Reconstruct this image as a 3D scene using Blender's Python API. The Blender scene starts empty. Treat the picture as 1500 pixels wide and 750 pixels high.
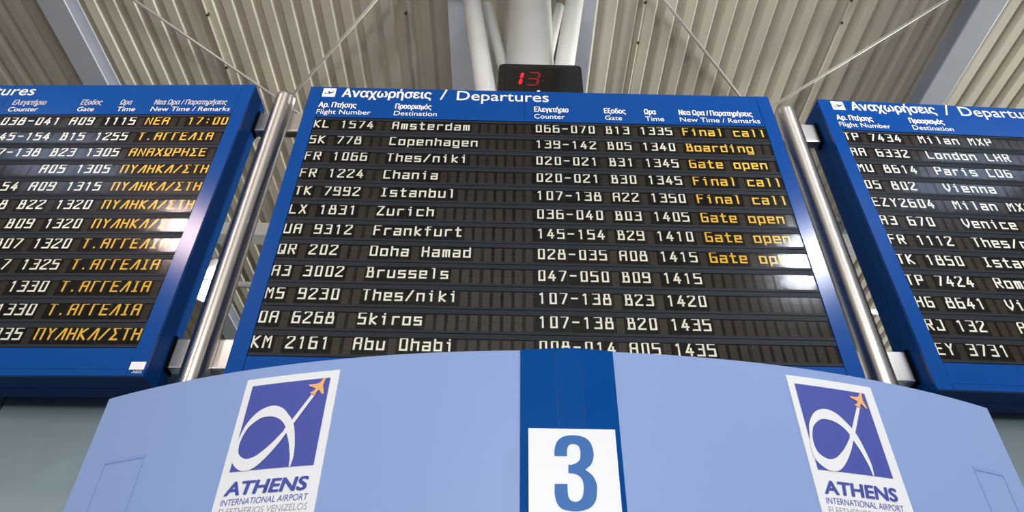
import bpy, math, random
from mathutils import Vector, Matrix
from mathutils.geometry import tessellate_polygon

random.seed(7)
SC = bpy.context.scene
COL = SC.collection

# ------------------------------------------------------------------ camera
cam_data = bpy.data.cameras.new('camera')
cam = bpy.data.objects.new('camera', cam_data)
COL.objects.link(cam)
right = Vector((0.99978301, -0.01811522, 0.01028492))
down = Vector((0.01939718, 0.62955566, -0.77671322))
fwd = Vector((0.00759540, 0.77674418, 0.62977043))
rot = Matrix((right, -down, -fwd)).transposed().to_4x4()
cam.matrix_world = Matrix.Translation((0, 0, 1.6)) @ rot
cam_data.sensor_width = 36.0
cam_data.sensor_fit = 'HORIZONTAL'
cam_data.lens = 24.604
cam_data.clip_start = 0.05
SC.camera = cam

# ------------------------------------------------------------------ light
SC.view_settings.view_transform = 'Standard'
SC.view_settings.look = 'None'
SC.view_settings.gamma = 1.0
SC.view_settings.use_curve_mapping = False
SC.view_settings.exposure = 0.1

world = bpy.data.worlds.new('hall_daylight')
SC.world = world
world.use_nodes = True
world.node_tree.nodes['Background'].inputs[0].default_value = (1.0, 0.95, 0.86, 1)
world.node_tree.nodes['Background'].inputs[1].default_value = 0.34


def area(name, loc, target, sx, sy, power, col):
    l = bpy.data.lights.new(name, 'AREA')
    l.shape = 'RECTANGLE'
    l.size, l.size_y, l.energy, l.color = sx, sy, power, col
    o = bpy.data.objects.new(name, l)
    o.location = loc
    o.rotation_euler = (Vector(target) - Vector(loc)).to_track_quat('-Z', 'Y').to_euler()
    COL.objects.link(o)
    return o


area('window_daylight_behind', (0, -14, 4.0), (0, 4, 4.5), 7, 7, 1800, (0.97, 0.98, 1.0))
area('window_daylight_side', (34, 15, 5.5), (0, 6.0, 10.2), 10, 9, 17000, (0.98, 1.0, 0.95))

# ------------------------------------------------------------------ materials


def lin(c):
    return tuple(((v / 255.0) / 12.92 if v / 255.0 <= 0.04045 else ((v / 255.0 + 0.055) / 1.055) ** 2.4) for v in c) + (1.0,)


def mat(name, rgb, rough=0.5, metal=0.0, var=0.0, scale=4.0, spec=0.5, stretch=None, emit=None, power=0.0, bump=0.0):
    m = bpy.data.materials.new(name)
    m.use_nodes = True
    nt = m.node_tree
    b = nt.nodes['Principled BSDF']
    base = lin(rgb)
    b.inputs['Base Color'].default_value = base
    b.inputs['Roughness'].default_value = rough
    b.inputs['Metallic'].default_value = metal
    b.inputs['Specular IOR Level'].default_value = spec
    if var > 0 or bump > 0:
        tc = nt.nodes.new('ShaderNodeTexCoord')
        mp = nt.nodes.new('ShaderNodeMapping')
        if stretch:
            mp.inputs['Scale'].default_value = stretch
        nz = nt.nodes.new('ShaderNodeTexNoise')
        nz.inputs['Scale'].default_value = scale
        nz.inputs['Detail'].default_value = 4
        nt.links.new(tc.outputs['Object'], mp.inputs['Vector'])
        nt.links.new(mp.outputs['Vector'], nz.inputs['Vector'])
        if var > 0:
            rp = nt.nodes.new('ShaderNodeValToRGB')
            rp.color_ramp.elements[0].position = 0.3
            rp.color_ramp.elements[1].position = 0.7
            rp.color_ramp.elements[0].color = tuple(max(0, c * (1 - var)) for c in base[:3]) + (1,)
            rp.color_ramp.elements[1].color = tuple(min(1, c * (1 + var)) for c in base[:3]) + (1,)
            nt.links.new(nz.outputs['Fac'], rp.inputs['Fac'])
            nt.links.new(rp.outputs['Color'], b.inputs['Base Color'])
        if bump > 0:
            bp = nt.nodes.new('ShaderNodeBump')
            bp.inputs['Strength'].default_value = bump
            bp.inputs['Distance'].default_value = 0.002
            nt.links.new(nz.outputs['Fac'], bp.inputs['Height'])
            nt.links.new(bp.outputs['Normal'], b.inputs['Normal'])
    if emit:
        b.inputs['Emission Color'].default_value = lin(emit)
        b.inputs['Emission Strength'].default_value = power
    return m


def pane_mat(name, rough):
    m = bpy.data.materials.new(name)
    m.use_nodes = True
    nt = m.node_tree
    nt.nodes.clear()
    out = nt.nodes.new('ShaderNodeOutputMaterial')
    mx = nt.nodes.new('ShaderNodeMixShader')
    tr = nt.nodes.new('ShaderNodeBsdfTransparent')
    gl = nt.nodes.new('ShaderNodeBsdfGlossy')
    fr = nt.nodes.new('ShaderNodeFresnel')
    fr.inputs['IOR'].default_value = 1.42
    tr.inputs['Color'].default_value = (1, 1, 1, 1)
    gl.inputs['Roughness'].default_value = rough
    nt.links.new(fr.outputs['Fac'], mx.inputs['Fac'])
    nt.links.new(tr.outputs['BSDF'], mx.inputs[1])
    nt.links.new(gl.outputs['BSDF'], mx.inputs[2])
    nt.links.new(mx.outputs['Shader'], out.inputs['Surface'])
    return m


M = {
    'deck': mat('painted_roof_deck', (214, 205, 186), 0.4, 0.0, 0.10, 1.6, stretch=(1.0, 0.35, 1.0)),
    'beam': mat('grey_painted_steel', (186, 190, 200), 0.4, 0.0, 0.05, 2.0),
    'rod': mat('galvanised_rod', (190, 188, 178), 0.45, 0.3, 0.05, 6.0),
    'column': mat('white_painted_steel', (214, 214, 208), 0.32, 0.0, 0.03, 3.0),
    'pin': mat('dark_steel_clip', (60, 52, 44), 0.6),
    'floor': mat('stone_floor_tiles', (46, 44, 42), 0.4, 0.0, 0.1, 3.0),
    'plaster': mat('grey_hall_wall', (120, 118, 112), 0.7, 0.0, 0.08, 1.0),
    'wall': mat('satin_metal_cladding', (142, 160, 167), 0.4, 0.25, 0.04, 3.0),
    'gap': mat('shadow_gap', (20, 22, 24), 0.8),
    'blue': mat('blue_painted_metal', (0, 69, 144), 0.2, 0.0, 0.02, 5.0, spec=0.24),
    'housing': mat('shade_toned_blue_paint', (0, 54, 114), 0.45, 0.0, 0.02, 5.0, spec=0.08),  # same blue paint as the front, darkened to put side shade into the colour
    'black': mat('black_backing', (5, 5, 5), 0.6, spec=0.05),
    'slate': mat('slate_display_bezel', (42, 46, 51), 0.5, 0.0, 0.03, 8.0, spec=0.1),
    'flap': mat('dark_flap', (54, 46, 39), 0.2, 0.0, 0.15, 2.0, spec=0.3),
    'flapk': mat('black_printed_flap', (10, 9, 8), 0.5, spec=0.05),
    'white': mat('white_lettering', (252, 250, 242), 0.6),
    'cream': mat('white_flap_print', (255, 250, 232), 0.6),
    'yellow': mat('yellow_flap_print', (255, 204, 58), 0.6),
    'steel': mat('brushed_stainless_steel', (228, 224, 218), 0.32, 1.0, 0.04, 3.0, stretch=(30, 30, 0.6)),
    'tube': mat('turned_stainless_tube', (228, 222, 214), 0.42, 1.0),
    'fascia': mat('periwinkle_panel', (143, 166, 214), 0.4, 0.0, 0.015, 1.5, spec=0.2),
    'show_through': mat('periwinkle_show_through', (136, 157, 209), 0.4, spec=0.2),
    'strip': mat('cobalt_strip', (0, 72, 144), 0.4, 0.0, 0.02, 5.0, spec=0.05),
    'sign': mat('white_sign_board', (238, 239, 242), 0.4),
    'logo': mat('violet_blue_print', (70, 82, 168), 0.5),
    'grey': mat('pale_grey_print', (160, 164, 176), 0.5),
    'orange': mat('orange_print', (244, 182, 120), 0.5),
    'three': mat('cobalt_numeral', (0, 96, 172), 0.5),
    'clock': mat('black_plastic', (15, 15, 16), 0.3),
    'clockface': mat('smoked_screen', (10, 8, 8), 0.12),
    'led': mat('red_led', (200, 10, 30), 0.4, emit=(255, 24, 50), power=0.7),
    'leddim': mat('dim_red_led', (90, 6, 14), 0.4, emit=(200, 10, 30), power=0.2),
    'lampcap': mat('lamp_cap_white', (226, 224, 216), 0.5),
    'glow': mat('glowing_lamp_glass', (255, 255, 250), 0.4, emit=(255, 240, 232), power=8.0),
    'floodw': mat('warm_flood_glass', (255, 240, 235), 0.3, emit=(255, 226, 222), power=62.0),
    'floodc': mat('cool_flood_glass', (240, 245, 255), 0.3, emit=(236, 242, 255), power=120.0),
    'sky': mat('bright_skylight_glass', (200, 220, 255), 0.3, emit=(190, 215, 255), power=4.0),
    'pane': pane_mat('clear_display_pane', 0.14),
}

# turned tubes: the grain runs round the pole, so reflections stretch along it
nt = M['tube'].node_tree
pb = nt.nodes['Principled BSDF']
pb.inputs['Anisotropic'].default_value = 0.92
pb.inputs['Anisotropic Rotation'].default_value = 0.25
tg = nt.nodes.new('ShaderNodeTangent')
tg.direction_type = 'RADIAL'
tg.axis = 'Z'
nt.links.new(tg.outputs['Tangent'], pb.inputs['Tangent'])

# ------------------------------------------------------------------ mesh helpers


class MB:
    def __init__(s):
        s.v, s.f, s.mi, s.sm = [], [], [], []

    def face(s, pts, m=0, smooth=False):
        n = len(s.v)
        s.v += [tuple(p) for p in pts]
        s.f.append(tuple(range(n, n + len(pts))))
        s.mi.append(m)
        s.sm.append(smooth)

    def box(s, x0, x1, y0, y1, z0, z1, m=0):
        n = len(s.v)
        s.v += [(x, y, z) for z in (z0, z1) for y in (y0, y1) for x in (x0, x1)]
        for f in ((0, 2, 3, 1), (4, 5, 7, 6), (0, 1, 5, 4), (2, 6, 7, 3), (0, 4, 6, 2), (1, 3, 7, 5)):
            s.f.append(tuple(n + i for i in f))
            s.mi.append(m)
            s.sm.append(False)

    def tube(s, a, b, r, seg=24, m=0, r2=None, caps=True):
        a, b = Vector(a), Vector(b)
        r2 = r if r2 is None else r2
        d = (b - a).normalized()
        e = d.orthogonal().normalized()
        g = d.cross(e)
        n = len(s.v)
        for k in range(seg):
            t = 2 * math.pi * k / seg
            o = e * math.cos(t) + g * math.sin(t)
            s.v += [tuple(a + o * r), tuple(b + o * r2)]
        for k in range(seg):
            j = (k + 1) % seg
            s.f.append((n + 2 * k, n + 2 * j, n + 2 * j + 1, n + 2 * k + 1))
            s.mi.append(m)
            s.sm.append(True)
        if caps:
            s.f.append(tuple(n + 2 * k for k in reversed(range(seg))))
            s.f.append(tuple(n + 2 * k + 1 for k in range(seg)))
            s.mi += [m, m]
            s.sm += [False, False]

    def lathe(s, c, prof, seg=28, m=0):
        n = len(s.v)
        for r, z in prof:
            for k in range(seg):
                t = 2 * math.pi * k / seg
                s.v.append((c[0] + r * math.cos(t), c[1] + r * math.sin(t), c[2] + z))
        for i in range(len(prof) - 1):
            for k in range(seg):
                j = (k + 1) % seg
                s.f.append((n + i * seg + k, n + i * seg + j, n + (i + 1) * seg + j, n + (i + 1) * seg + k))
                s.mi.append(m)
                s.sm.append(True)

    def prism(s, pts, y0, y1, m=0):
        """polygon in x,z (front seen from -y) extruded from y0 to y1"""
        n = len(pts)
        tris = tessellate_polygon([[Vector((p[0], p[1], 0)) for p in pts]])
        b = len(s.v)
        s.v += [(p[0], y0, p[1]) for p in pts] + [(p[0], y1, p[1]) for p in pts]
        for t in tris:
            p = [pts[i] for i in t]
            ar = (p[1][0] - p[0][0]) * (p[2][1] - p[0][1]) - (p[2][0] - p[0][0]) * (p[1][1] - p[0][1])
            t = t if ar > 0 else t[::-1]
            s.f.append(tuple(b + i for i in t))
            s.f.append(tuple(b + n + i for i in t[::-1]))
            s.mi += [m, m]
            s.sm += [False, False]
        for i in range(n):
            j = (i + 1) % n
            s.f.append((b + i, b + j, b + n + j, b + n + i))
            s.mi.append(m)
            s.sm.append(False)

    def poly(s, pts, fn, m=0):
        tris = tessellate_polygon([[Vector((p[0], p[1], 0)) for p in pts]])
        for t in tris:
            p = [pts[i] for i in t]
            ar = (p[1][0] - p[0][0]) * (p[2][1] - p[0][1]) - (p[2][0] - p[0][0]) * (p[1][1] - p[0][1])
            p = p if ar > 0 else p[::-1]
            s.face([fn(*q) for q in p], m)

    def mesh(s, name, mats):
        me = bpy.data.meshes.new(name)
        me.from_pydata(s.v, [], s.f)
        for k in (mats if isinstance(mats, (list, tuple)) else [mats]):
            me.materials.append(M[k])
        me.polygons.foreach_set('material_index', s.mi)
        me.polygons.foreach_set('use_smooth', s.sm)
        me.update()
        return me

    def build(s, name, mats, parent=None):
        return link(name, s.mesh(name, mats), parent)


def link(name, me, parent=None):
    o = bpy.data.objects.new(name, me)
    COL.objects.link(o)
    if parent:
        o.parent = parent
    return o


def tag(o, label, cat, group=None):
    o['label'] = label
    o['category'] = cat
    if group:
        o['group'] = group
    return o


def thing(name, loc, label, cat, group=None, rz=0.0):
    o = bpy.data.objects.new(name, None)
    o.empty_display_size = 0.2
    o.location = loc
    o.rotation_euler = (0, 0, rz)
    COL.objects.link(o)
    return tag(o, label, cat, group)


def struct(o):
    o['kind'] = 'structure'
    return o


def bevel(o, w, seg=2):
    md = o.modifiers.new('bevel', 'BEVEL')
    md.width = w
    md.segments = seg
    md.limit_method = 'ANGLE'
    md.angle_limit = math.radians(40)
    return o


_txt = {}
_glyph = {}


def curve_tris(s, bold, res):
    c = bpy.data.curves.new('lettering', 'FONT')
    c.body = s
    c.resolution_u = res
    c.offset = bold
    o = bpy.data.objects.new('lettering', c)
    COL.objects.link(o)
    dg = bpy.context.evaluated_depsgraph_get()
    me = bpy.data.meshes.new_from_object(o.evaluated_get(dg))
    vs = [(v.co.x, v.co.y) for v in me.vertices]
    fs = [tuple(p.vertices) for p in me.polygons]
    area = sum(p.area for p in me.polygons)
    bpy.data.objects.remove(o)
    bpy.data.curves.remove(c)
    bpy.data.meshes.remove(me)
    return vs, fs, area


def span(vs):
    return max(v[0] for v in vs) - min(v[0] for v in vs)


def glyph_tris(ch, bold):
    """one letter (the fullest of several fillings of its outline) and its advance"""
    if (ch, bold) not in _glyph:
        adv = span(curve_tris('H' + ch + 'H', 0, 3)[0]) - span(curve_tris('HH', 0, 3)[0])
        best = ([], [], 0)
        if ch != ' ':
            for res in (4, 5, 7, 9, 12):
                g = curve_tris(ch, bold, res)
                if g[2] > best[2] * 1.02:
                    best = g
        _glyph[(ch, bold)] = (best[0], best[1], adv)
    return _glyph[(ch, bold)]


def text_tris(s, bold=0.0):
    """a line of text as triangles: (verts, faces, x0, x1)"""
    key = (s, bold)
    if key not in _txt:
        vs, fs, x = [], [], 0.0
        for ch in s:
            gv, gf, adv = glyph_tris(ch, bold)
            n = len(vs)
            vs += [(v[0] + x, v[1]) for v in gv]
            fs += [tuple(n + k for k in f) for f in gf]
            x += adv
        xs = [v[0] for v in vs]
        _txt[key] = (vs, fs, min(xs), max(xs))
    return _txt[key]


def put_text(mb, s, u0, u1, base, cap, fn, bold=0.0, shear=0.0, m=0):
    if bold > 0.01:
        # heavier weight: overlapping copies of the thin outline
        w = bold * cap / 0.695
        for dx, dz in ((-w, 0), (w, 0), (0, -0.6 * w), (0, 0.6 * w), (-0.7 * w, 0.5 * w), (0.7 * w, 0.5 * w), (-0.7 * w, -0.5 * w), (0.7 * w, -0.5 * w)):
            put_text(mb, s, u0 + w + dx, u1 - w + dx, base + 0.6 * w + dz, cap - 1.2 * w, fn, 0.0, shear, m)
        return
    vs, fs, x0, x1 = text_tris(s, bold)
    k = (u1 - u0) / (x1 - x0)
    n = len(mb.v)
    for x, y in vs:
        z = base + y * cap / 0.695
        mb.v.append(tuple(fn(u0 + (x - x0) * k + shear * (z - base), z)))
    for f in fs:
        a, b, c = (vs[i] for i in f[:3])
        ar = (b[0] - a[0]) * (c[1] - a[1]) - (c[0] - a[0]) * (b[1] - a[1])
        mb.f.append(tuple(n + i for i in (f if ar > 0 else f[::-1])))
        mb.mi.append(m)
        mb.sm.append(False)


# ------------------------------------------------------------------ setting: floor, roof, wall
fl = MB()
fl.box(-26, 26, -16, 22, -0.2, 0.0)
struct(fl.build('floor', 'floor'))

DZ = 10.6          # underside of the roof deck
GW, GT, GH, PITCH = 0.145, 0.05, 0.07, 0.28


def deck_profile(x0, x1, phase):
    """trapezoidal steel deck: wide low pans, narrow raised grooves"""
    pts = [(x0, DZ)]
    k = math.ceil((x0 + GW / 2 + 0.02 - phase) / PITCH)
    while phase + k * PITCH + GW / 2 + 0.02 < x1:
        c = phase + k * PITCH
        pts += [(c - GW / 2, DZ), (c - GT / 2, DZ + GH), (c + GT / 2, DZ + GH), (c + GW / 2, DZ)]
        k += 1
    pts = [p for p in pts if x0 <= p[0] <= x1] + [(x1, DZ)]
    return pts


ce = MB()
for x0, x1, ph in ((-14, -6.33, -6.33 - 0.4), (-6.33, -0.69, -1.375), (-0.69, 0.97, 0.14), (0.97, 6.52, 1.56), (6.52, 14, 6.52 + 0.4)):
    pr = deck_profile(x0, x1, ph)
    yb = -9
    ce.box(x0, x1, yb, 16, DZ + 0.12, DZ + 0.3)
    for a, b in zip(pr, pr[1:]):
        ce.face([(a[0], yb, a[1]), (a[0], 16, a[1]), (b[0], 16, b[1]), (b[0], yb, b[1])])
struct(ce.build('ceiling', 'deck'))

wl = MB()
x = -3.18 - 1.25 * 8
wl.box(-13.4, 13.4, 4.12, 4.18, 0, 3.86, 1)
while x < 12.5:
    wl.box(x + 0.006, x + 1.244, 4.10, 4.118, 0, 3.87)
    x += 1.25
wall = wl.build('wall_back', ['wall', 'gap'])
struct(wall)
wl = MB()
wl.box(-14, 14, 16.0, 16.2, 0, 10.9)
struct(wl.build('wall_far', 'plaster'))
wl = MB()
wl.box(-14.2, -14, -2.4, 16.2, 0, 10.9)
struct(wl.build('wall_left', 'plaster'))

for i, (sx, sy) in enumerate(((-8.1, -1.0), (8.4, -0.9))):
    w = MB()
    w.box(sx - 1.0, sx + 1.0, sy - 0.65, sy + 0.65, DZ - 0.05, DZ - 0.02)
    wo = struct(w.build('window_%d' % (i + 1), 'sky'))
    f = MB()
    for a in (-1, 1):
        f.box(sx + a * 1.04 - 0.04, sx + a * 1.04 + 0.04, sy - 0.73, sy + 0.73, DZ - 0.09, DZ)
        f.box(sx - 1.0, sx + 1.0, sy + a * 0.69 - 0.04, sy + a * 0.69 + 0.04, DZ - 0.09, DZ)
    f.build('window_frame', 'beam', wo)

# ------------------------------------------------------------------ roof steel
for bx, lab in ((-6.33, 'grey steel roof beam running back above the left departures board'),
                (-0.69, 'grey steel roof beam passing just left of the big white column'),
                (0.97, 'grey steel roof beam passing just right of the big white column'),
                (6.52, 'grey steel roof beam running back above the right departures board')):
    t = thing('roof_beam', (bx, 4, 10.3), lab, 'beam', 'steel beams under the roof deck')
    b = MB()
    b.box(-0.19, 0.19, -12.5, 11.9, 0.0, 0.03)
    bevel(b.build('lower_flange', 'beam', t), 0.006)
    b = MB()
    b.box(-0.012, 0.012, -12.5, 11.9, 0.03, 0.27)
    b.build('web', 'beam', t)
    b = MB()
    b.box(-0.19, 0.19, -12.5, 11.9, 0.27, 0.3)
    b.build('upper_flange', 'beam', t)

for a, b_, lab in (((-6.3, 4.35), (-0.72, 10.2), 'thin bracing rod slanting down to the right above left pole'),
                   ((-0.72, 4.05), (-6.3, 10.15), 'thin bracing rod slanting down to the left towards left pole'),
                   ((1.0, 4.05), (6.5, 10.0), 'thin bracing rod slanting down right above the middle board'),
                   ((6.5, 4.52), (1.0, 10.25), 'thin bracing rod slanting down left towards the right pole')):
    da = Vector((b_[0] - a[0], b_[1] - a[1])).normalized() * 0.32
    a, b_ = (a[0] + da.x, a[1] + da.y), (b_[0] - da.x, b_[1] - da.y)
    lower = (a[0] > -1 and a[0] < 0) or a[0] > 6
    z = 10.40 if lower else 10.47
    mx, my = (a[0] + b_[0]) / 2, (a[1] + b_[1]) / 2
    t = thing('bracing_rod', (mx, my, z), lab, 'rod', 'crossed bracing rods under the roof')
    r = MB()
    r.tube((a[0] - mx, a[1] - my, 0), (b_[0] - mx, b_[1] - my, 0), 0.022, 12)
    r.build('rod', 'rod', t)
    d = Vector((b_[0] - a[0], b_[1] - a[1], 0)).normalized()
    for e, sg in ((a, 1), (b_, -1)):
        g = MB()
        p = Vector((e[0] - mx, e[1] - my, 0))
        g.tube(p, p + d * sg * 0.22, 0.034, 12)
        g.build('turnbuckle', 'rod', t)

for cx, ys, lab in ((-4.37, (5.7, 6.6), 'thin cream conduit along the deck left of the left pole'),
                    (-1.52, (5.6,), 'thin cream conduit on the deck above the start of the title'),
                    (1.86, (5.35, 6.0), 'thin cream conduit on the deck just right of the white column'),
                    (4.72, (5.25, 5.6), 'thin cream conduit on the deck above the right pole')):
    t = thing('ceiling_conduit', (cx, 5, DZ - 0.024), lab, 'conduit', 'conduits on the roof deck')
    c = MB()
    c.tube((0, -13.5, 0), (0, 10.9, 0), 0.02, 10)
    c.build('pipe', 'deck', t)
    for y in ys:
        c = MB()
        c.tube((0.015, y - 5, -0.028), (0.015, y - 5, 0.02), 0.02, 12)
        c.build('clip', 'pin', t)

t = thing('cross_beam', (0, 9.9, 9.9), 'pale horizontal cross beam seen through gap behind the left pole', 'beam')
c = MB()
c.box(-11, 11, -0.14, 0.14, 0, 0.03)
c.build('lower_flange', 'column', t)
c = MB()
c.box(-11, 11, -0.015, 0.015, 0.03, 0.4)
c.build('web', 'column', t)
t = thing('roof_pipe', (1.1, 11.15, 9.6), 'pale horizontal round pipe under the roof seen through both pole gaps', 'pipe')
c = MB()
c.tube((-11, -0.44, 0), (11, 0.44, 0), 0.065, 16)
c.build('tube', 'column', t)
for x in (-9, -3.6, 3.0, 8.4):
    c = MB()
    c.tube((x, x * 0.04, 0.05), (x, x * 0.04, 1.0), 0.012, 8)
    c.build('hanger', 'rod', t)

# column with raking struts
t = thing('roof_column', (0.235, 5.1, 0), 'large white round column with slanting struts rising behind the red clock', 'column')
c = MB()
c.tube((0, 0, 0), (0, 0, 10.55), 0.288, 48)
c.build('shaft', 'column', t)
for a, b_, r in (((-0.815, -0.2, 10.31), (-0.26, -0.2, 6.05), 0.115),
                 ((0.640, -0.2, 10.31), (0.17, -0.2, 6.75), 0.115),
                 ((-0.565, 0.2, 10.31), (-0.16, 0.2, 7.97), 0.07),
                 ((0.418, 0.2, 10.31), (0.15, 0.2, 8.6), 0.07)):
    s = MB()
    s.tube(a, b_, r, 28)
    s.build('strut', 'column', t)
for z in (6.05, 6.75):
    c = MB()
    c.tube((0, 0, z - 0.12), (0, 0, z + 0.12), 0.30, 48)
    c.build('collar', 'column', t)


def lamp(x, y, z, lab):
    t = thing('high_bay_lamp', (x, y, z), lab, 'lamp', 'hanging hall lamps')
    c = MB()
    c.lathe((0, 0, 0), [(0.0, 0.0), (0.12, 0.0), (0.165, 0.03), (0.172, 0.16), (0.168, 0.28), (0.145, 0.38), (0.10, 0.44), (0.085, 0.46)])
    c.build('glass_bell', 'glow', t)
    c = MB()
    c.lathe((0, 0, 0), [(0.086, 0.455), (0.092, 0.47), (0.092, 0.60), (0.07, 0.63), (0.02, 0.64), (0.0, 0.64)])
    c.build('cap', 'lampcap', t)
    c = MB()
    c.lathe((0, 0, 0), [(0.172, 0.17), (0.178, 0.175), (0.178, 0.19), (0.172, 0.195)])
    c.build('band', 'lampcap', t)
    c = MB()
    c.tube((0, 0, 0.63), (0, 0, DZ - z), 0.008, 8)
    c.build('cable', 'pin', t)


lamp(-4.19, 8.0, 7.24, 'glowing lamp hanging in the gap left of the left steel pole')


def flood(x, y, z, target, m, lab):
    t = thing('flood_lamp', (x, y, z), lab, 'lamp', 'flood lamps overhead')
    d = (Vector(target) - Vector((x, y, z))).normalized()
    t.rotation_euler = d.to_track_quat('-Y', 'Z').to_euler()
    c = MB()
    c.box(-0.36, 0.36, -0.02, 0.16, -0.30, 0.30, 0)
    bevel(c.build('housing', 'clock', t), 0.02)
    c = MB()
    c.box(-0.32, 0.32, -0.03, -0.021, -0.26, 0.26)
    c.build('front_glass', m, t)
    c = MB()
    for k in range(7):
        c.box(-0.3 + k * 0.1 - 0.008, -0.3 + k * 0.1 + 0.008, 0.16, 0.22, -0.26, 0.26)
    c.build('cooling_fins', 'clock', t)
    c = MB()
    up = t.rotation_euler.to_matrix().inverted() @ Vector((0, 0, 1))
    c.tube(Vector((0, 0.08, 0)) + up * 0.28, Vector((0, 0.08, 0)) + up * (DZ - z - 0.3), 0.02, 12)
    c.build('drop_rod', 'rod', t)


flood(-4.02, 0.82, 7.12, (-2.0, 3.6, 6.3), 'floodw', 'warm flood lamp overhead, mirrored in the left board edge')
flood(4.06, 0.13, 7.4, (1.6, 3.6, 6.3), 'floodc', 'cool flood lamp overhead, mirrored in the middle board right edge')

# ------------------------------------------------------------------ steel poles with clamps
for px, xl, xr, top, lab in ((-1.892, -2.095, -1.628, 6.345, 'stainless steel pole between the left and middle boards'),
                             (2.33, 2.126, 2.575, 6.295, 'stainless steel pole between the middle and right boards')):
    t = thing('steel_pole', (px, 3.80, 0), lab, 'pole', 'poles holding the boards')
    c = MB()
    c.tube((0, 0, 0), (0, 0, top), 0.083, 48)
    c.build('tube', 'tube', t)
    c = MB()
    c.lathe((0, 0, 0), [(0.0, top + 0.012), (0.075, top + 0.012), (0.084, top + 0.006), (0.084, top - 0.015)], 48)
    c.build('end_cap', 'steel', t)
    c = MB()
    c.tube((0, 0, 0), (0, 0, 0.02), 0.16, 32)
    c.build('base_plate', 'steel', t)
    for z0, z1 in ((5.965, 6.185), (3.755, 3.975)):
        for e in (xl - px, xr - px):
            s = 1 if e > 0 else -1
            b = MB()
            b.box(min(s * 0.05, e - s * 0.012), max(s * 0.05, e - s * 0.012), 0.02, 0.10, z0, z1)
            cl = bevel(b.build('clamp', 'steel', t), 0.012, 3)
            b = MB()
            b.box(min(e - s * 0.012, e), max(e - s * 0.012, e), 0.012, 0.108, z0 - 0.01, z1 + 0.01)
            b.build('gasket', 'black', cl)

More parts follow.
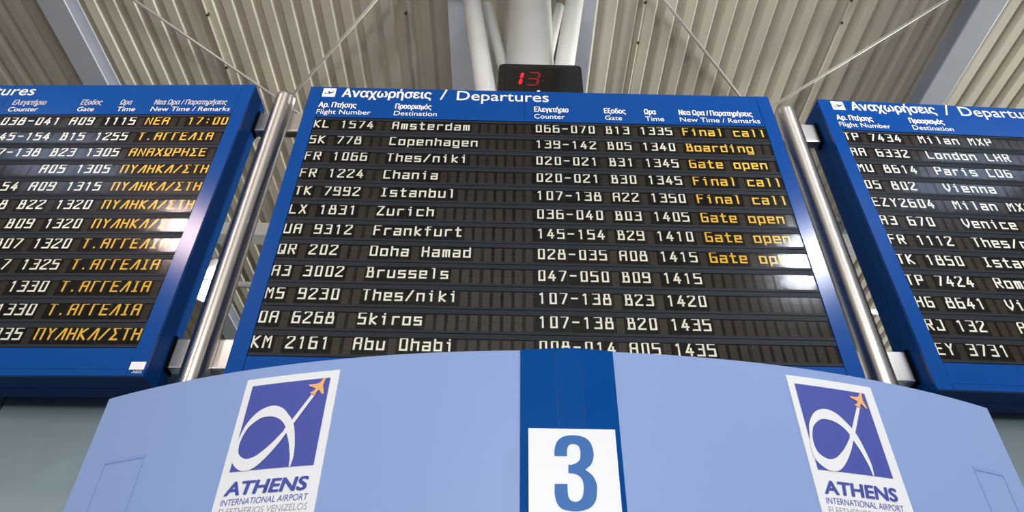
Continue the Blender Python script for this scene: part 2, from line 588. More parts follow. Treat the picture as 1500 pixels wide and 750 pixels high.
# ------------------------------------------------------------------ split-flap lettering
G = {
    'A': [[(0, 0), (0, 5), (1, 6), (4, 6), (4, 0)], [(0, 3), (4, 3)]],
    'B': [[(0.6, 0), (0.6, 6), (3.4, 6), (3.4, 3.2)], [(0.6, 3.2), (4, 3.2), (4, 0), (0, 0)], [(0, 6), (1, 6)]],
    'C': [[(4, 6), (0.6, 6), (0, 5.4), (0, 0), (4, 0)]],
    'D': [[(0, 0), (0, 6), (3.4, 6), (4, 5.4), (4, 0), (0, 0)]],
    'E': [[(4, 6), (0, 6), (0, 0), (4, 0)], [(0, 3.1), (3.2, 3.1)]],
    'F': [[(4, 6), (0, 6), (0, 0)], [(0, 3.1), (3.2, 3.1)]],
    'G': [[(4, 6), (0.6, 6), (0, 5.4), (0, 0), (4, 0), (4, 3), (1.8, 3)]],
    'H': [[(0, 0), (0, 6)], [(4, 0), (4, 6)], [(0, 3), (4, 3)]],
    'I': [[(2, 0), (2, 6)], [(0.7, 6), (3.3, 6)], [(0.7, 0), (3.3, 0)]],
    'J': [[(1.4, 6), (4, 6), (4, 0), (0, 0), (0, 1.2)]],
    'K': [[(0, 0), (0, 6)], [(4, 6), (0.3, 3), (4, 0)]],
    'L': [[(0, 6), (0, 0), (4, 0)]],
    'M': [[(0, 0), (0, 6), (2, 3.4), (4, 6), (4, 0)]],
    'N': [[(0, 0), (0, 6), (4, 0), (4, 6)]],
    'O': [[(0.5, 0), (0.5, 5.4), (1, 6), (4, 6), (4, 0), (0.5, 0)]],
    'P': [[(0, 0), (0, 6), (4, 6), (4, 2.8), (0, 2.8)]],
    'Q': [[(0, 0), (0, 6), (4, 6), (4, 0), (0, 0)], [(2.4, 1.6), (4, 0)]],
    'R': [[(0, 0), (0, 6), (4, 6), (4, 3), (0, 3)], [(1.8, 3), (4, 0)]],
    'S': [[(4, 6), (0.5, 6), (0, 5.5), (0, 3.2), (4, 3.2), (4, 0), (0, 0)]],
    'T': [[(0, 6), (4, 6)], [(2, 6), (2, 0)]],
    'U': [[(0, 6), (0, 0), (4, 0), (4, 6)]],
    'V': [[(0, 6), (0, 2.4), (2, 0), (4, 2.4), (4, 6)]],
    'X': [[(0, 0), (4, 6)], [(0, 6), (4, 0)]],
    'Y': [[(0, 6), (2, 3), (4, 6)], [(2, 3), (2, 0)]],
    'Z': [[(0, 6), (4, 6), (0, 0.6), (0, 0), (4, 0)]],
    'Γ': [[(4, 6), (0.4, 6), (0.4, 0)]],
    'Λ': [[(0, 0), (3.4, 6), (4, 6), (4, 0)]],
    'Π': [[(0, 0), (0, 6), (4, 6), (4, 0)]],
    'Σ': [[(4, 6), (0, 6), (2.2, 3), (0, 0), (4, 0)]],
    'Ω': [[(0, 0), (1.2, 0), (1.2, 1.2), (0, 2.4), (0, 6), (4, 6), (4, 2.4), (2.8, 1.2), (2.8, 0), (4, 0)]],
    '1': [[(1.0, 5.0), (2.2, 6), (2.2, 0)]],
    '3': [[(0, 6), (4, 6), (4, 0), (0, 0)], [(1.2, 3.2), (4, 3.2)]],
    '4': [[(2.6, 6), (0, 1.6), (4, 1.6)], [(2.9, 3.4), (2.9, 0)]],
    '5': [[(4, 6), (0, 6), (0, 3.3), (4, 3.3), (4, 0), (0, 0)]],
    '6': [[(3.6, 6), (0.6, 6), (0, 5.4), (0, 0), (4, 0), (4, 3.3), (0, 3.3)]],
    '7': [[(0, 6), (4, 6), (4, 5.2), (1.4, 0)]],
    '8': [[(0.6, 3.2), (0.6, 6), (3.4, 6), (3.4, 3.2)], [(0, 0), (0, 3.2), (4, 3.2), (4, 0), (0, 0)]],
    '9': [[(4, 3), (0, 3), (0, 6), (3.4, 6), (4, 5.4), (4, 0), (0, 0)]],
    '-': [[(0.3, 3), (3.7, 3)]],
    '/': [[(0, 0), (4, 6)]],
    ':': [[(2, 1.2), (2, 1.7)], [(2, 3.9), (2, 4.4)]],
    '.': [[(1.8, 0.1), (1.8, 0.4)]],
    'a': [[(0.3, 4), (4, 4), (4, 0), (0, 0), (0, 2.1), (4, 2.1)]],
    'b': [[(0, 6), (0, 0), (4, 0), (4, 4), (0, 4)]],
    'c': [[(4, 4), (0, 4), (0, 0), (4, 0)]],
    'd': [[(4, 6), (4, 0), (0, 0), (0, 4), (4, 4)]],
    'e': [[(0, 2), (4, 2), (4, 4), (0, 4), (0, 0), (4, 0)]],
    'f': [[(1.6, 0), (1.6, 6), (3.8, 6)], [(0.2, 4), (3.4, 4)]],
    'g': [[(4, 0), (0, 0), (0, 4), (4, 4), (4, -1.5), (0, -1.5)]],
    'h': [[(0, 6), (0, 0)], [(0, 4), (4, 4), (4, 0)]],
    'i': [[(0.8, 4), (2, 4), (2, 0)], [(2, 5.5), (2, 6.1)]],
    'k': [[(0.3, 6), (0.3, 0)], [(3.8, 4), (0.6, 2), (3.8, 0)]],
    'l': [[(0.9, 6), (2.2, 6), (2.2, 0)]],
    'm': [[(0, 0), (0, 4), (4, 4), (4, 0)], [(2, 4), (2, 0)]],
    'n': [[(0, 0), (0, 4), (4, 4), (4, 0)]],
    'o': [[(0, 0), (0, 4), (4, 4), (4, 0), (0, 0)]],
    'p': [[(0, -1.5), (0, 4), (4, 4), (4, 0), (0, 0)]],
    'r': [[(0.4, 4), (0.4, 0)], [(0.4, 3.2), (1.4, 4), (4, 4)]],
    's': [[(4, 4), (0, 4), (0, 2.1), (4, 2.1), (4, 0), (0, 0)]],
    't': [[(1.6, 6), (1.6, 0), (3.8, 0)], [(0.3, 4), (3.6, 4)]],
    'u': [[(0, 4), (0, 0), (4, 0), (4, 4)]],
    'z': [[(0, 4), (4, 4), (0, 0), (4, 0)]],
}
G['0'] = G['O']
G['2'] = [[(0, 5.2), (0.5, 6), (3.5, 6), (4, 5.5), (4, 4.3), (0, 0.9), (0, 0), (4, 0)]]

CELL = 0.0688
SXU, SZU, STK = 0.0096, 0.0135, 0.0122


def glyphs(mb, s, u0, base, y, pitch=CELL):
    for i, ch in enumerate(s):
        for pl in G.get(ch, []):
            pts = [Vector((u0 + i * pitch + STK / 2 + p[0] * SXU, base + STK / 2 + p[1] * SZU)) for p in pl]
            h = STK / 2
            n = len(pts)
            closed = n > 2 and (pts[0] - pts[-1]).length < 1e-6
            L, Rr = [], []
            for k in range(n):
                if closed:
                    a = pts[k - 1] if k > 0 else pts[n - 2]
                    b = pts[k + 1] if k < n - 1 else pts[1]
                else:
                    a = pts[k - 1] if k > 0 else None
                    b = pts[k + 1] if k < n - 1 else None
                p = pts[k].copy()
                d1 = (p - a).normalized() if a is not None else None
                d2 = (b - p).normalized() if b is not None else None
                if d1 is None:
                    p = p - d2 * h * 0.9
                    d1 = d2
                if d2 is None:
                    p = p + d1 * h * 0.9
                    d2 = d1
                n1, n2 = Vector((-d1.y, d1.x)), Vector((-d2.y, d2.x))
                mt = n1 + n2
                if mt.length < 0.2:
                    mt = n1
                mt.normalize()
                w = h / max(0.5, mt.dot(n1))
                L.append(p + mt * w)
                Rr.append(p - mt * w)
            for k in range(n - 1):
                q = [Rr[k], Rr[k + 1], L[k + 1], L[k]]
                mb.face([(v.x, y, v.y) for v in q])


# ------------------------------------------------------------------ departure boards
BW, BB, BH, BD = 1.870, 3.535, 2.722, 0.27      # half width, bottom, height, depth
DU, DT, DB = 1.766, 5.880 - 3.535, 3.728 - 3.535  # display half width, top, bottom
ROWT, RP = 5.8925 - 3.535, 0.1805
FIELDS = (('flight_number', -1.767, 9, CELL), ('destination', -1.157, 16, CELL), ('check_in_counter', -0.045, 8, CELL),
          ('gate', 0.503, 4, CELL * 0.98), ('departure_time', 0.772, 5, CELL * 0.97), ('remark', 1.106, 10, CELL * 0.965))

shared = {}

EDGES = sorted(u0 - 0.0094 + i * p for _, u0, n, p in FIELDS for i in range(n))
SEAMS = [-DU] + [min(EDGES, key=lambda e: abs(e - (-DU + k * 2 * DU / 13))) for k in range(1, 13)] + [DU]


def shared_mesh(name, fn, mats):
    if name not in shared:
        mb = MB()
        fn(mb)
        shared[name] = mb.mesh(name, mats)
    return shared[name]


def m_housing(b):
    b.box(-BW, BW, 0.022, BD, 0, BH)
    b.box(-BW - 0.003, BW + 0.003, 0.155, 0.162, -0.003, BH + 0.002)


def m_post(b):
    b.box(-0.0505, 0.0505, 0.0, 0.0215, 0.0, BH)


def m_header(b):
    z0, z1 = DT + 0.004, BH
    b.box(-DU, -0.127, 0.002, 0.021, z0, z1)
    b.box(-0.124, DU, 0.002, 0.021, z0, z1)


def m_footer(b):
    b.box(-DU, DU, 0.002, 0.021, 0.045, DB - 0.006)


def m_sill(b):
    b.box(-DU, DU, 0.0, 0.021, 0.0, 0.042)


LINES = (  # part, text, left, right, baseline, cap height, weight
    ('greek_title', 'Αναχωρήσεις', -1.606, -0.8826, 6.135, 0.106, 0.024, 'bold white Greek title'),
    ('title_slash', '/', -0.813, -0.757, 6.128, 0.13, 0, 'white slash'),
    ('english_title', 'Departures', -0.677, 0.068, 6.128, 0.118, 0.004, 'white title Departures'),
    ('greek_heading', 'Αρ. Πτήσης', -1.77, -1.467, 6.003, 0.062, 0.026, 'white Greek flight number heading'),
    ('english_heading', 'Flight Number', -1.7717, -1.345, 5.922, 0.054, 0, 'white heading Flight Number'),
    ('greek_heading', 'Προορισμός', -1.16, -0.870, 6.003, 0.062, 0.026, 'white Greek destination heading'),
    ('english_heading', 'Destination', -1.160, -0.822, 5.922, 0.054, 0, 'white heading Destination'),
    ('greek_heading', 'Ελεγκτήριο', -0.0518, 0.223, 6.003, 0.062, 0.026, 'white Greek counter heading'),
    ('english_heading', 'Counter', -0.0515, 0.1885, 5.922, 0.054, 0, 'white heading Counter'),
    ('greek_heading', 'Εξοδος', 0.506, 0.680, 6.003, 0.062, 0.026, 'white Greek gate heading'),
    ('english_heading', 'Gate', 0.509, 0.643, 5.922, 0.054, 0, 'white heading Gate'),
    ('greek_heading', 'Ωρα', 0.827, 0.9225, 6.003, 0.062, 0.026, 'white Greek time heading'),
    ('english_heading', 'Time', 0.829, 0.9765, 5.922, 0.054, 0, 'white heading Time'),
    ('greek_heading', 'Νεα Ωρα / Παρατηρήσεις', 1.105, 1.695, 6.003, 0.062, 0.026, 'white Greek new time and remarks heading'),
    ('english_heading', 'New Time / Remarks', 1.104, 1.740, 5.922, 0.054, 0, 'white heading New Time / Remarks'))


def m_icon(b):
    o = -3.535
    x0, x1, z0, z1 = -1.778, -1.664, 6.134 + o, 6.240 + o
    x0 += 0.014
    x1 += 0.004
    b.box(x0, x1, 0.0008, 0.002, z0, z1, 0)
    w, h = x1 - x0, z1 - z0
    pts = [(0.12, 0.44), (0.20, 0.48), (0.26, 0.40), (0.46, 0.46), (0.36, 0.66), (0.44, 0.67), (0.62, 0.53), (0.84, 0.62), (0.92, 0.60),
           (0.90, 0.54), (0.66, 0.42), (0.60, 0.30), (0.54, 0.28), (0.52, 0.38), (0.24, 0.30), (0.16, 0.36)]
    b.poly([(x0 + p[0] * w, z0 + p[1] * h) for p in pts], lambda u, z: (u, 0.0002, z), 1)


def m_bezel(b):
    """one display row in local z 0 (bottom) .. RP (top)"""
    g = 0.0022
    b.box(-DU, DU, 0.004, 0.0215, RP * 0.795, RP - g)
    b.box(-DU, DU, 0.004, 0.0215, g, RP * 0.125)
    for k in range(14):
        x = SEAMS[k]
        b.box(max(-DU, x - 0.0022), min(DU, x + 0.0022), 0.0075, 0.0215, RP * 0.125, RP * 0.795)


def m_bezel_top(b):
    g = 0.0022
    b.box(-DU, DU, 0.004, 0.0215, RP * 0.795, RP - g - 0.0125)
    b.box(-DU, DU, 0.004, 0.0215, g, RP * 0.125)
    for k in range(14):
        x = SEAMS[k]
        b.box(max(-DU, x - 0.0022), min(DU, x + 0.0022), 0.0075, 0.0215, RP * 0.125, RP * 0.795)


def m_pane(b):
    for k in range(13):
        x0, x1 = SEAMS[k] + 0.0024, SEAMS[k + 1] - 0.0024
        b.face([(x0, 0.0065, RP * 0.128), (x1, 0.0065, RP * 0.128), (x1, 0.0065, RP * 0.792), (x0, 0.0065, RP * 0.792)])


TXT_BASE = RP * 0.53 - 0.046 + 0.007


def flaps_mesh(name, row):
    b = MB()
    for (fn, u0, n, p), s in zip(FIELDS, row):
        for i in range(n):
            x0 = u0 - 0.0094 + i * p
            ch = s[i] if i < len(s) else ' '
            k = 1 if ch != ' ' else 0
            gx = 0.0035 if k else 0.0105
            z0, zm, z1 = RP * 0.14, RP * 0.50, RP * 0.785
            xa, xb = max(x0 + gx, -DU + 0.004), min(x0 + p - gx, DU - 0.004)
            b.box(xa, xb, 0.012, 0.017, z0, zm - 0.0006, k)
            b.box(xa, xb, 0.012, 0.017, zm + 0.0006, z1, k)
    return b.mesh(name, ['flap', 'flapk'])


def board(name, loc, rz, label, rows, sticker=False):
    t = thing(name, loc, label, 'departure board', 'departure boards in a row', rz)
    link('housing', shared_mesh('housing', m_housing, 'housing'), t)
    for s in (-1, 1):
        p = link('side_frame', shared_mesh('side_frame', m_post, 'blue'), t)
        p.location = (s * (BW - 0.0505), 0, 0)
        if sticker and s == 1:
            k = MB()
            k.box(-0.046, 0.042, -0.0012, 0.0, 0.040, 0.092, 0)
            k.box(-0.034, 0.028, -0.0016, -0.0012, 0.050, 0.080, 1)
            put_text(k, 'AEG', -0.022, 0.036, 0.016, 0.019, lambda u, z: (u, -0.0008, z), 0.05)
            st = k.build('maker_sticker', ['white', 'sign'], p)
            st['label'] = 'small white maker sticker'
    h = link('header_panel', shared_mesh('header_panel', m_header, 'blue'), t)
    for nm, tx, u0, u1, bs, cp, wt, lb in LINES:
        me = shared_mesh(nm + tx, lambda b: put_text(b, tx, u0, u1, bs - 3.535, cp, lambda u, z: (u, 0.0012, z), wt), 'white')
        link(nm, me, h)['label'] = lb
    ic = link('departure_symbol', shared_mesh('departure_symbol', m_icon, ['white', 'blue']), h)
    ic['label'] = 'white square with blue plane symbol'
    link('footer_panel', shared_mesh('footer_panel', m_footer, 'blue'), t)
    link('bottom_sill', shared_mesh('bottom_sill', m_sill, 'blue'), t)
    bk = MB()
    bk.box(-DU - 0.004, DU + 0.004, 0.0185, 0.022, DB - 0.006, DT + 0.004)
    link('display_backing', bk.mesh('display_backing', 'black'), t)
    for i, row in enumerate(rows):
        z = ROWT - (i + 1) * RP
        me = shared_mesh('display_row_upper', m_bezel_top, 'slate') if i == 0 else shared_mesh('display_row', m_bezel, 'slate')
        r = link('display_row', me, t)
        r.location = (0, 0, z)
        link('flaps', flaps_mesh('flaps', row), r)
        for (fn, u0, n, p), s in zip(FIELDS, row):
            if not s.strip():
                continue
            at = 0
            for word in s.split(' '):
                if word:
                    nm = 'airline_code' if fn == 'flight_number' and at == 0 and ' ' in s else fn
                    g = MB()
                    glyphs(g, word, u0 + at * p, TXT_BASE, 0.0105, p)
                    o = g.build(nm, 'yellow' if fn == 'remark' else 'cream', r)
                    o['label'] = ('yellow' if fn == 'remark' else 'white') + ' flap characters ' + word
                at += len(word) + 1
        link('window_pane', shared_mesh('window_pane', m_pane, 'pane'), r)
    return t


PY, TA = 'ΠYΛHKΛ/ΣTH', 'T.AΓΓEΛIA'
LEFT = [
    ('', '', '038-041', 'A09', '1115', 'NEA  17:00'),
    ('', '', ' 45-154', 'B15', '1255', TA),
    ('', '', '  7-138', 'B23', '1305', 'ANAXΩPHΣE'),
    ('', '', '', 'A05', '1305', PY),
    ('', '', '     54', 'A09', '1315', PY),
    ('', '', '      8', 'B22', '1320', PY),
    ('', '', '', 'B09', '1320', PY),
    ('', '', '', 'B07', '1320', TA),
    ('', '', '', '  7', '1325', TA),
    ('', '', '', '', '1330', TA),
    ('', '', '', '', '1330', TA),
    ('', '', '', '', ' 335', PY)]
MID = [
    ('KL 1574', 'Amsterdam', '066-070', 'B13', '1335', 'Final call'),
    ('SK 778', 'Copenhagen', '139-142', 'B05', '1340', 'Boarding'),
    ('FR 1066', 'Thes/niki', '020-021', 'B31', '1345', 'Gate open'),
    ('FR 1224', 'Chania', '020-021', 'B30', '1345', 'Final call'),
    ('TK 7992', 'Istanbul', '107-138', 'A22', '1350', 'Final call'),
    ('LX 1831', 'Zurich', '036-040', 'B03', '1405', 'Gate open'),
    ('UA 9312', 'Frankfurt', '145-154', 'B29', '1410', 'Gate open'),
    ('QR 202', 'Doha Hamad', '028-035', 'A08', '1415', 'Gate open'),
    ('A3 3002', 'Brussels', '047-050', 'B09', '1415', ''),
    ('MS 9230', 'Thes/niki', '107-138', 'B23', '1420', ''),
    ('OA 6268', 'Skiros', '107-138', 'B20', '1435', ''),
    ('KM 2161', 'Abu Dhabi', '008-014', 'A05', '1435', '')]
RIGHT = [
    ('TP 7434', 'Milan MXP', '', '', '', ''),
    ('AA 6332', 'London LHR', '', '', '', ''),
    ('MU 8614', 'Paris CDG', '', '', '', ''),
    ('OS 802', 'Vienna', '', '', '', ''),
    ('EZY2604', 'Milan MXP', '', '', '', ''),
    ('A3 670', 'Venice', '', '', '', ''),
    ('FR 1112', 'Thes/niki', '', '', '', ''),
    ('TK 1850', 'Istanbul', '', '', '', ''),
    ('TP 7424', 'Rome', '', '', '', ''),
    ('HG 8641', 'Vienna', '', '', '', ''),
    ('RJ 132', 'Amman', '', '', '', ''),
    ('EY 3731', '', '', '', '', '')]

board('departure_board', (0.2484, 3.600, BB), 0.00143, 'blue departures board in the middle with Amsterdam in its top row', MID)
board('departure_board', (-3.9734, 3.695, BB + 0.0666), -0.02903, 'blue departures board at left with yellow Greek remarks', LEFT, True)
board('departure_board', (4.4554, 3.7528, BB + 0.103), 0.02955, 'blue departures board at right listing Milan and London', RIGHT)

# ------------------------------------------------------------------ clock on the middle board
t = thing('digital_clock', (0.2565, 3.665, 6.266), 'black digital clock with red digits standing on the middle board', 'clock')
c = MB()
w, hh = 0.355, 0.44
prof = [(-w, 0), (w, 0), (w, hh - 0.05), (w - 0.012, hh - 0.018), (w - 0.045, hh), (-w + 0.045, hh), (-w + 0.012, hh - 0.018), (-w, hh - 0.05)]
c.prism(prof, 0.0, 0.2)
bevel(c.build('case', 'clock', t), 0.008)
c = MB()
c.box(-w + 0.05, w - 0.04, -0.004, 0.001, 0.06, hh - 0.05)
scn = c.build('screen', 'clockface', t)


def led_segment(b, x0, z0, x1, z1, r=0.011):
    sh = 0.16
    a, e = Vector((x0 + sh * z0, z0)), Vector((x1 + sh * z1, z1))
    d = (e - a).normalized()
    n = Vector((-d.y, d.x))
    pts = [a, a + d * r + n * r * -1, e - d * r - n * r, e, e - d * r + n * r, a + d * r + n * r]
    b.prism([(p.x, p.y) for p in pts], -0.0062, -0.004)


dz0 = 0.155
c = MB()
led_segment(c, -0.200, dz0 + 0.005, -0.200, dz0 + 0.082, 0.014)
led_segment(c, -0.200, dz0 + 0.088, -0.200, dz0 + 0.165, 0.014)
o = c.build('lit_digit', 'led', scn)
o['label'] = 'bright red digit 1'
c = MB()
for q in ((-0.145, 0, -0.06, 0), (-0.145, 0.085, -0.06, 0.085), (-0.145, 0.17, -0.06, 0.17), (-0.055, 0.005, -0.055, 0.08), (-0.055, 0.09, -0.055, 0.165)):
    led_segment(c, q[0], dz0 + q[1], q[2], dz0 + q[3], 0.010)
o = c.build('lit_digit', 'leddim', scn)
o['label'] = 'dimmer red digit 3'
c = MB()
for z in (0.06, 0.115):
    led_segment(c, -0.012, dz0 + z - 0.006, -0.012, dz0 + z + 0.010, 0.010)
o = c.build('colon', 'leddim', scn)
o['label'] = 'dim red colon'

t = thing('light_sensor', (0.2365, 3.64, 6.2595), 'tiny white ball sensor on a plate below the clock', 'sensor')
c = MB()
c.box(-0.05, 0.05, -0.018, 0.018, 0, 0.007)
c.build('plate', 'steel', t)
c = MB()
c.lathe((0, 0, 0.045), [(0.0001, -0.015), (0.009, -0.012), (0.0145, -0.005), (0.0145, 0.005), (0.009, 0.012), (0.0001, 0.015)], 16)
c.tube((0, 0, 0.005), (0, 0, 0.034), 0.004, 8)
c.build('ball', 'sign', t)

# ------------------------------------------------------------------ curved fascia
CX, CY, R = 0.2088, 5.619, 3.665
TH0, TH1, FZ = -0.4683, 0.4374, 2.793


def cyl(th, z, d=0.0):
    r = R + d
    return (CX + r * math.sin(th), CY - r * math.cos(th), z)


t = thing('curved_fascia', (CX, CY - R, 0), 'tall curved periwinkle blue panel with a cobalt centre strip in front', 'panel')
OX, OY = CX, CY - R


def loc(p):
    return (p[0] - OX, p[1] - OY, p[2])


f = MB()
N = 96
for k in range(N):
    a, b = TH0 + (TH1 - TH0) * k / N, TH0 + (TH1 - TH0) * (k + 1) / N
    q = lambda th, z, d: loc(cyl(th, z, d))
    f.face([q(a, 0, 0), q(b, 0, 0), q(b, FZ, 0), q(a, FZ, 0)], 0, True)
    f.face([q(b, 0, -0.04), q(a, 0, -0.04), q(a, FZ, -0.04), q(b, FZ, -0.04)], 0, True)
    f.face([q(a, FZ, 0), q(b, FZ, 0), q(b, FZ, -0.04), q(a, FZ, -0.04)])
    f.face([q(a, 0, -0.04), q(b, 0, -0.04), q(b, 0, 0), q(a, 0, 0)])
for th, s in ((TH0, 1), (TH1, -1)):
    p = [loc(cyl(th, 0, 0)), loc(cyl(th, 0, -0.04)), loc(cyl(th, FZ, -0.04)), loc(cyl(th, FZ, 0))]
    f.face(p if s < 0 else p[::-1])
f.build('panel', 'fascia', t)
# three folded cobalt facets
ths, ds = (-0.0434, -0.0123, 0.00997, 0.0384), (0.003, 0.014, 0.016, 0.003)
f = MB()
for k in range(3):
    a, b = [loc(cyl(ths[k], 0, ds[k])), loc(cyl(ths[k + 1], 0, ds[k + 1]))]
    e = 0.0007
    f.face([(a[0] + e, a[1], 0), (b[0] - e, b[1], 0), (b[0] - e, b[1], FZ + 0.001), (a[0] + e, a[1], FZ + 0.001)])
    f.face([(a[0], a[1], FZ + 0.001), (b[0], b[1], FZ + 0.001), loc(cyl(ths[k + 1], FZ + 0.001, -0.01)), loc(cyl(ths[k], FZ + 0.001, -0.01))])
for k in (0, 3):
    a, b = loc(cyl(ths[k], 0, ds[k])), loc(cyl(ths[k], 0, -0.01))
    f.face([(a[0], a[1], 0), (b[0], b[1], 0), (b[0], b[1], FZ + 0.001), (a[0], a[1], FZ + 0.001)])
f.build('centre_strip', 'strip', t)


def cyl_box(b, t0, t1, z0, z1, d0, d1, m=0, n=1):
    for k in range(n):
        a, c = t0 + (t1 - t0) * k / n, t0 + (t1 - t0) * (k + 1) / n
        for pts in ([(a, z0, d1), (c, z0, d1), (c, z1, d1), (a, z1, d1)], [(a, z1, d1), (c, z1, d1), (c, z1, d0), (a, z1, d0)],
                    [(a, z0, d0), (c, z0, d0), (c, z0, d1), (a, z0, d1)], [(a, z0, d0), (a, z0, d1), (a, z1, d1), (a, z1, d0)],
                    [(c, z0, d1), (c, z0, d0), (c, z1, d0), (c, z1, d1)]):
            b.face([loc(cyl(*p)) for p in pts], m)


for t0, t1 in ((-0.4365, -0.387), (0.376, 0.4145)):  # raised edging added in place of a bracket dimly visible through the panel
    f = MB()
    cyl_box(f, t0, t1, 2.522, 2.534, 0, 0.002, 0, 4)
    cyl_box(f, t0, t0 + 0.0016, 1.9, 2.522, 0, 0.0015)
    cyl_box(f, t1 - 0.0016, t1, 1.9, 2.522, 0, 0.0015)
    cyl_box(f, t0 + 0.0016, t1 - 0.0016, 1.9, 1.912, 0, 0.003, 0, 4)
    o = f.build('bracket_outline', 'show_through', t)
    o['label'] = 'faint darker outline showing through the panel'

# ------------------------------------------------------------------ airport signs on the fascia
RING_OUT = [(0.637, 0.516), (0.592, 0.571), (0.49, 0.669), (0.376, 0.717), (0.262, 0.709), (0.148, 0.648), (0.051, 0.52), (0.008, 0.373), (-0.016, 0.25), (-0.009, 0.137), (0.037, 0.067), (0.13, 0.006), (0.244, 0.002), (0.351, 0.062), (0.486, 0.21), (0.594, 0.378)]
RING_IN = [(0.577, 0.434), (0.546, 0.482), (0.488, 0.537), (0.41, 0.577), (0.317, 0.594), (0.217, 0.58), (0.108, 0.503), (0.059, 0.415), (0.036, 0.313), (0.046, 0.222), (0.081, 0.17), (0.145, 0.134), (0.209, 0.129), (0.301, 0.162), (0.435, 0.27), (0.562, 0.412)]
TRAIL_A = [(0.809, 0.809), (0.72, 0.668), (0.63, 0.524), (0.556, 0.417)]
TRAIL_B = [(0.844, 0.787), (0.753, 0.634), (0.662, 0.48), (0.595, 0.373)]
LEG_OUT = [(0.642, 0.516), (0.68, 0.433), (0.71, 0.329), (0.735, 0.216), (0.747, 0.106), (0.734, 0.0)]
LEG_IN = [(0.57, 0.441), (0.599, 0.377), (0.644, 0.288), (0.684, 0.175), (0.708, 0.086), (0.716, 0.0)]
PLANE = [(0.936, 1.0), (0.923, 1.0), (0.882, 0.944), (0.834, 0.933), (0.751, 0.935), (0.755, 0.915), (0.848, 0.878), (0.82, 0.844), (0.784, 0.835), (0.795, 0.817), (0.827, 0.81), (0.854, 0.786), (0.86, 0.826), (0.889, 0.858), (0.939, 0.799), (0.962, 0.806), (0.93, 0.901), (0.939, 0.956), (0.95, 1.0)]


def smooth(p, n=5):
    o = []
    for i in range(len(p) - 1):
        p0, p1, p2, p3 = p[max(i - 1, 0)], p[i], p[i + 1], p[min(i + 2, len(p) - 1)]
        for k in range(n):
            s = k / n
            o.append(tuple(0.5 * (2 * b + (c - a) * s + (2 * a - 5 * b + 4 * c - d) * s * s + (3 * b - a - 3 * c + d) * s ** 3)
                           for a, b, c, d in zip(p0, p1, p2, p3)))
    return o + [p[-1]]


def ribbon(b, A, B, fn, m):
    A, B = smooth(A), smooth(B)
    for k in range(len(A) - 1):
        p = [fn(*A[k]), fn(*B[k]), fn(*B[k + 1]), fn(*A[k + 1])]
        n = (Vector(p[1]) - Vector(p[0])).cross(Vector(p[2]) - Vector(p[0]))
        b.face(p if n.y < 0 else p[::-1], m)


def airport_sign(side, p0, p1, i0, i1, iz0, iz1, ztop, lab):
    mid = (p0 + p1) / 2
    base = cyl(mid, iz0 - 0.16, 0)
    s = thing('airport_sign', base, lab, 'sign', 'airport signs on the curved panel')
    lc = lambda p: (p[0] - base[0], p[1] - base[1], p[2] - base[2])
    b = MB()
    n = 10
    zb = iz0 - 0.16
    for k in range(n):
        a, c = p0 + (p1 - p0) * k / n, p0 + (p1 - p0) * (k + 1) / n
        for pts in ([(a, zb, .005), (c, zb, .005), (c, ztop, .005), (a, ztop, .005)], [(a, ztop, .005), (c, ztop, .005), (c, ztop, .0005), (a, ztop, .0005)],
                    [(a, zb, .0005), (c, zb, .0005), (c, zb, .005), (a, zb, .005)]):
            b.face([lc(cyl(*p)) for p in pts], 0)
    for th, fl in ((p0, 1), (p1, 0)):
        q = [lc(cyl(th, zb, .0005)), lc(cyl(th, zb, .005)), lc(cyl(th, ztop, .005)), lc(cyl(th, ztop, .0005))]
        b.face(q if fl else q[::-1], 0)
    b.build('sign_board', 'sign', s)
    W, H = i1 - i0, iz1 - iz0
    fn = lambda d: (lambda u, v: lc(cyl(i0 + u * W, iz0 + v * H, d)))
    b = MB()
    for k in range(12):
        b.face([fn(.0062)(k / 12, 0), fn(.0062)((k + 1) / 12, 0), fn(.0062)((k + 1) / 12, 1), fn(.0062)(k / 12, 1)])
    sq = b.build('emblem_field', 'logo', s)
    b = MB()
    ribbon(b, RING_OUT + RING_OUT[:1], RING_IN + RING_IN[:1], fn(.0076), 0)
    ribbon(b, TRAIL_A, TRAIL_B, fn(.0080), 0)
    ribbon(b, LEG_IN, LEG_OUT, fn(.0078), 0)
    o = b.build('emblem_loop', 'sign', sq)
    o['label'] = 'white looped alpha ribbon'
    b = MB()
    b.poly(PLANE, fn(.0084))
    o = b.build('emblem_plane', 'orange', sq)
    o['label'] = 'small orange aeroplane'
    b = MB()
    put_text(b, 'ATHENS', 0.005, 0.965, -0.254, 0.147, fn(.0066), 0.045, 0.16)
    o = b.build('town_lettering', 'logo', s)
    o['label'] = 'bold violet word ATHENS'
    b = MB()
    put_text(b, 'INTERNATIONAL AIRPORT', -0.005, 1.0, -0.352, 0.064, fn(.0066), -0.004, 0.10)
    b.build('airport_lettering', 'logo', s)
    b = MB()
    put_text(b, 'ELEFTHERIOS VENIZELOS', -0.005, 1.015, -0.448, 0.066, fn(.0066), -0.006, 0.10)
    o = b.build('airport_name_lettering', 'grey', s)
    o['label'] = 'thin pale grey lettering'


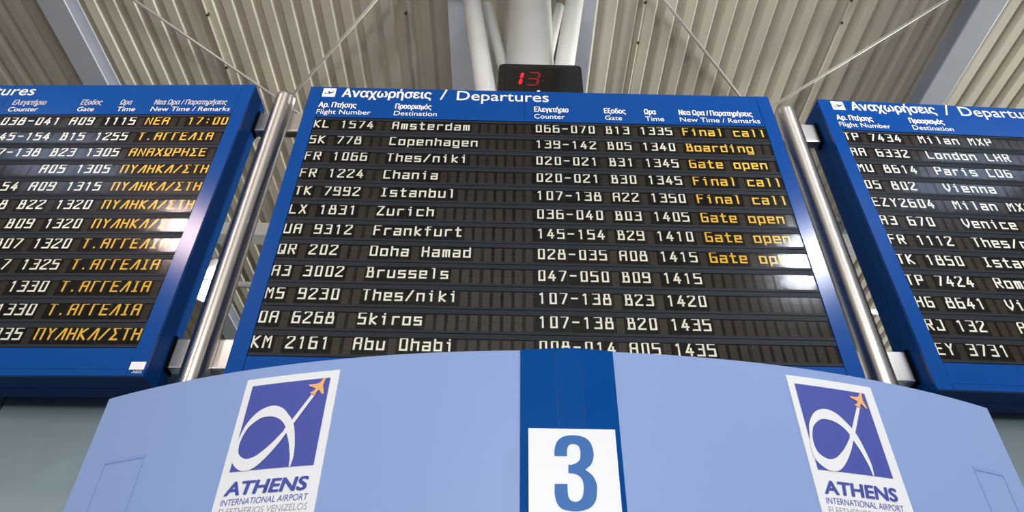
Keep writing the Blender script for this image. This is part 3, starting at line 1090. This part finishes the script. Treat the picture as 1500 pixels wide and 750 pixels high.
airport_sign('l', -0.2961, -0.2049, -0.2889, -0.2126, 2.427, 2.722, 2.749, 'white framed airport sign with alpha emblem left of the number three')
airport_sign('r', 0.1968, 0.2842, 0.2030, 0.2745, 2.437, 2.7275, 2.757, 'white framed airport sign with alpha emblem right of the number three')

# ------------------------------------------------------------------ number plate
THREE = [(0.1492, 2.4247), (0.1497, 2.444), (0.1577, 2.4687), (0.1763, 2.4846), (0.2053, 2.4894), (0.2365, 2.4843), (0.2555, 2.4669), (0.2624, 2.4391), (0.2613, 2.4219), (0.2535, 2.4014), (0.2357, 2.3856), (0.256, 2.368), (0.2655, 2.3451), (0.2652, 2.3225), (0.2598, 2.2969), (0.2441, 2.2778), (0.2217, 2.2693), (0.2028, 2.2671), (0.1842, 2.2687), (0.1656, 2.2733), (0.1523, 2.2888), (0.1467, 2.314), (0.1475, 2.3425), (0.1834, 2.3431), (0.1835, 2.3147), (0.1886, 2.2988), (0.2009, 2.2934), (0.2092, 2.2941), (0.2202, 2.3013), (0.2261, 2.3154), (0.2287, 2.3412), (0.2233, 2.3608), (0.2078, 2.3724), (0.1872, 2.3747), (0.1882, 2.3995), (0.1993, 2.3997), (0.2147, 2.4074), (0.2224, 2.4178), (0.2246, 2.435), (0.2233, 2.4488), (0.2172, 2.4592), (0.2054, 2.4625), (0.1954, 2.4609), (0.1891, 2.4538), (0.186, 2.4426), (0.1853, 2.4253)]
THREE = (smooth(THREE[0:11], 4)[:-1] + smooth(THREE[10:23], 4) + smooth(THREE[23:34], 4) + smooth(THREE[34:46], 4))
bx, bz = 0.2023, 2.225
s = thing('number_sign', (bx, 1.93, bz), 'white square sign with a large blue number 3 on the cobalt strip', 'sign')
b = MB()
b.box(0.0737 - bx, 0.3312 - bx, 0.0, 0.0085, 0, 2.5105 - bz)
bevel(b.build('sign_board', 'sign', s), 0.0012)
b = MB()
b.poly([(p[0] - bx, p[1] - bz) for p in THREE], lambda u, z: (u, -0.0012, z))
o = b.build('numeral', 'three', s)
o['label'] = 'bold cobalt blue numeral 3'
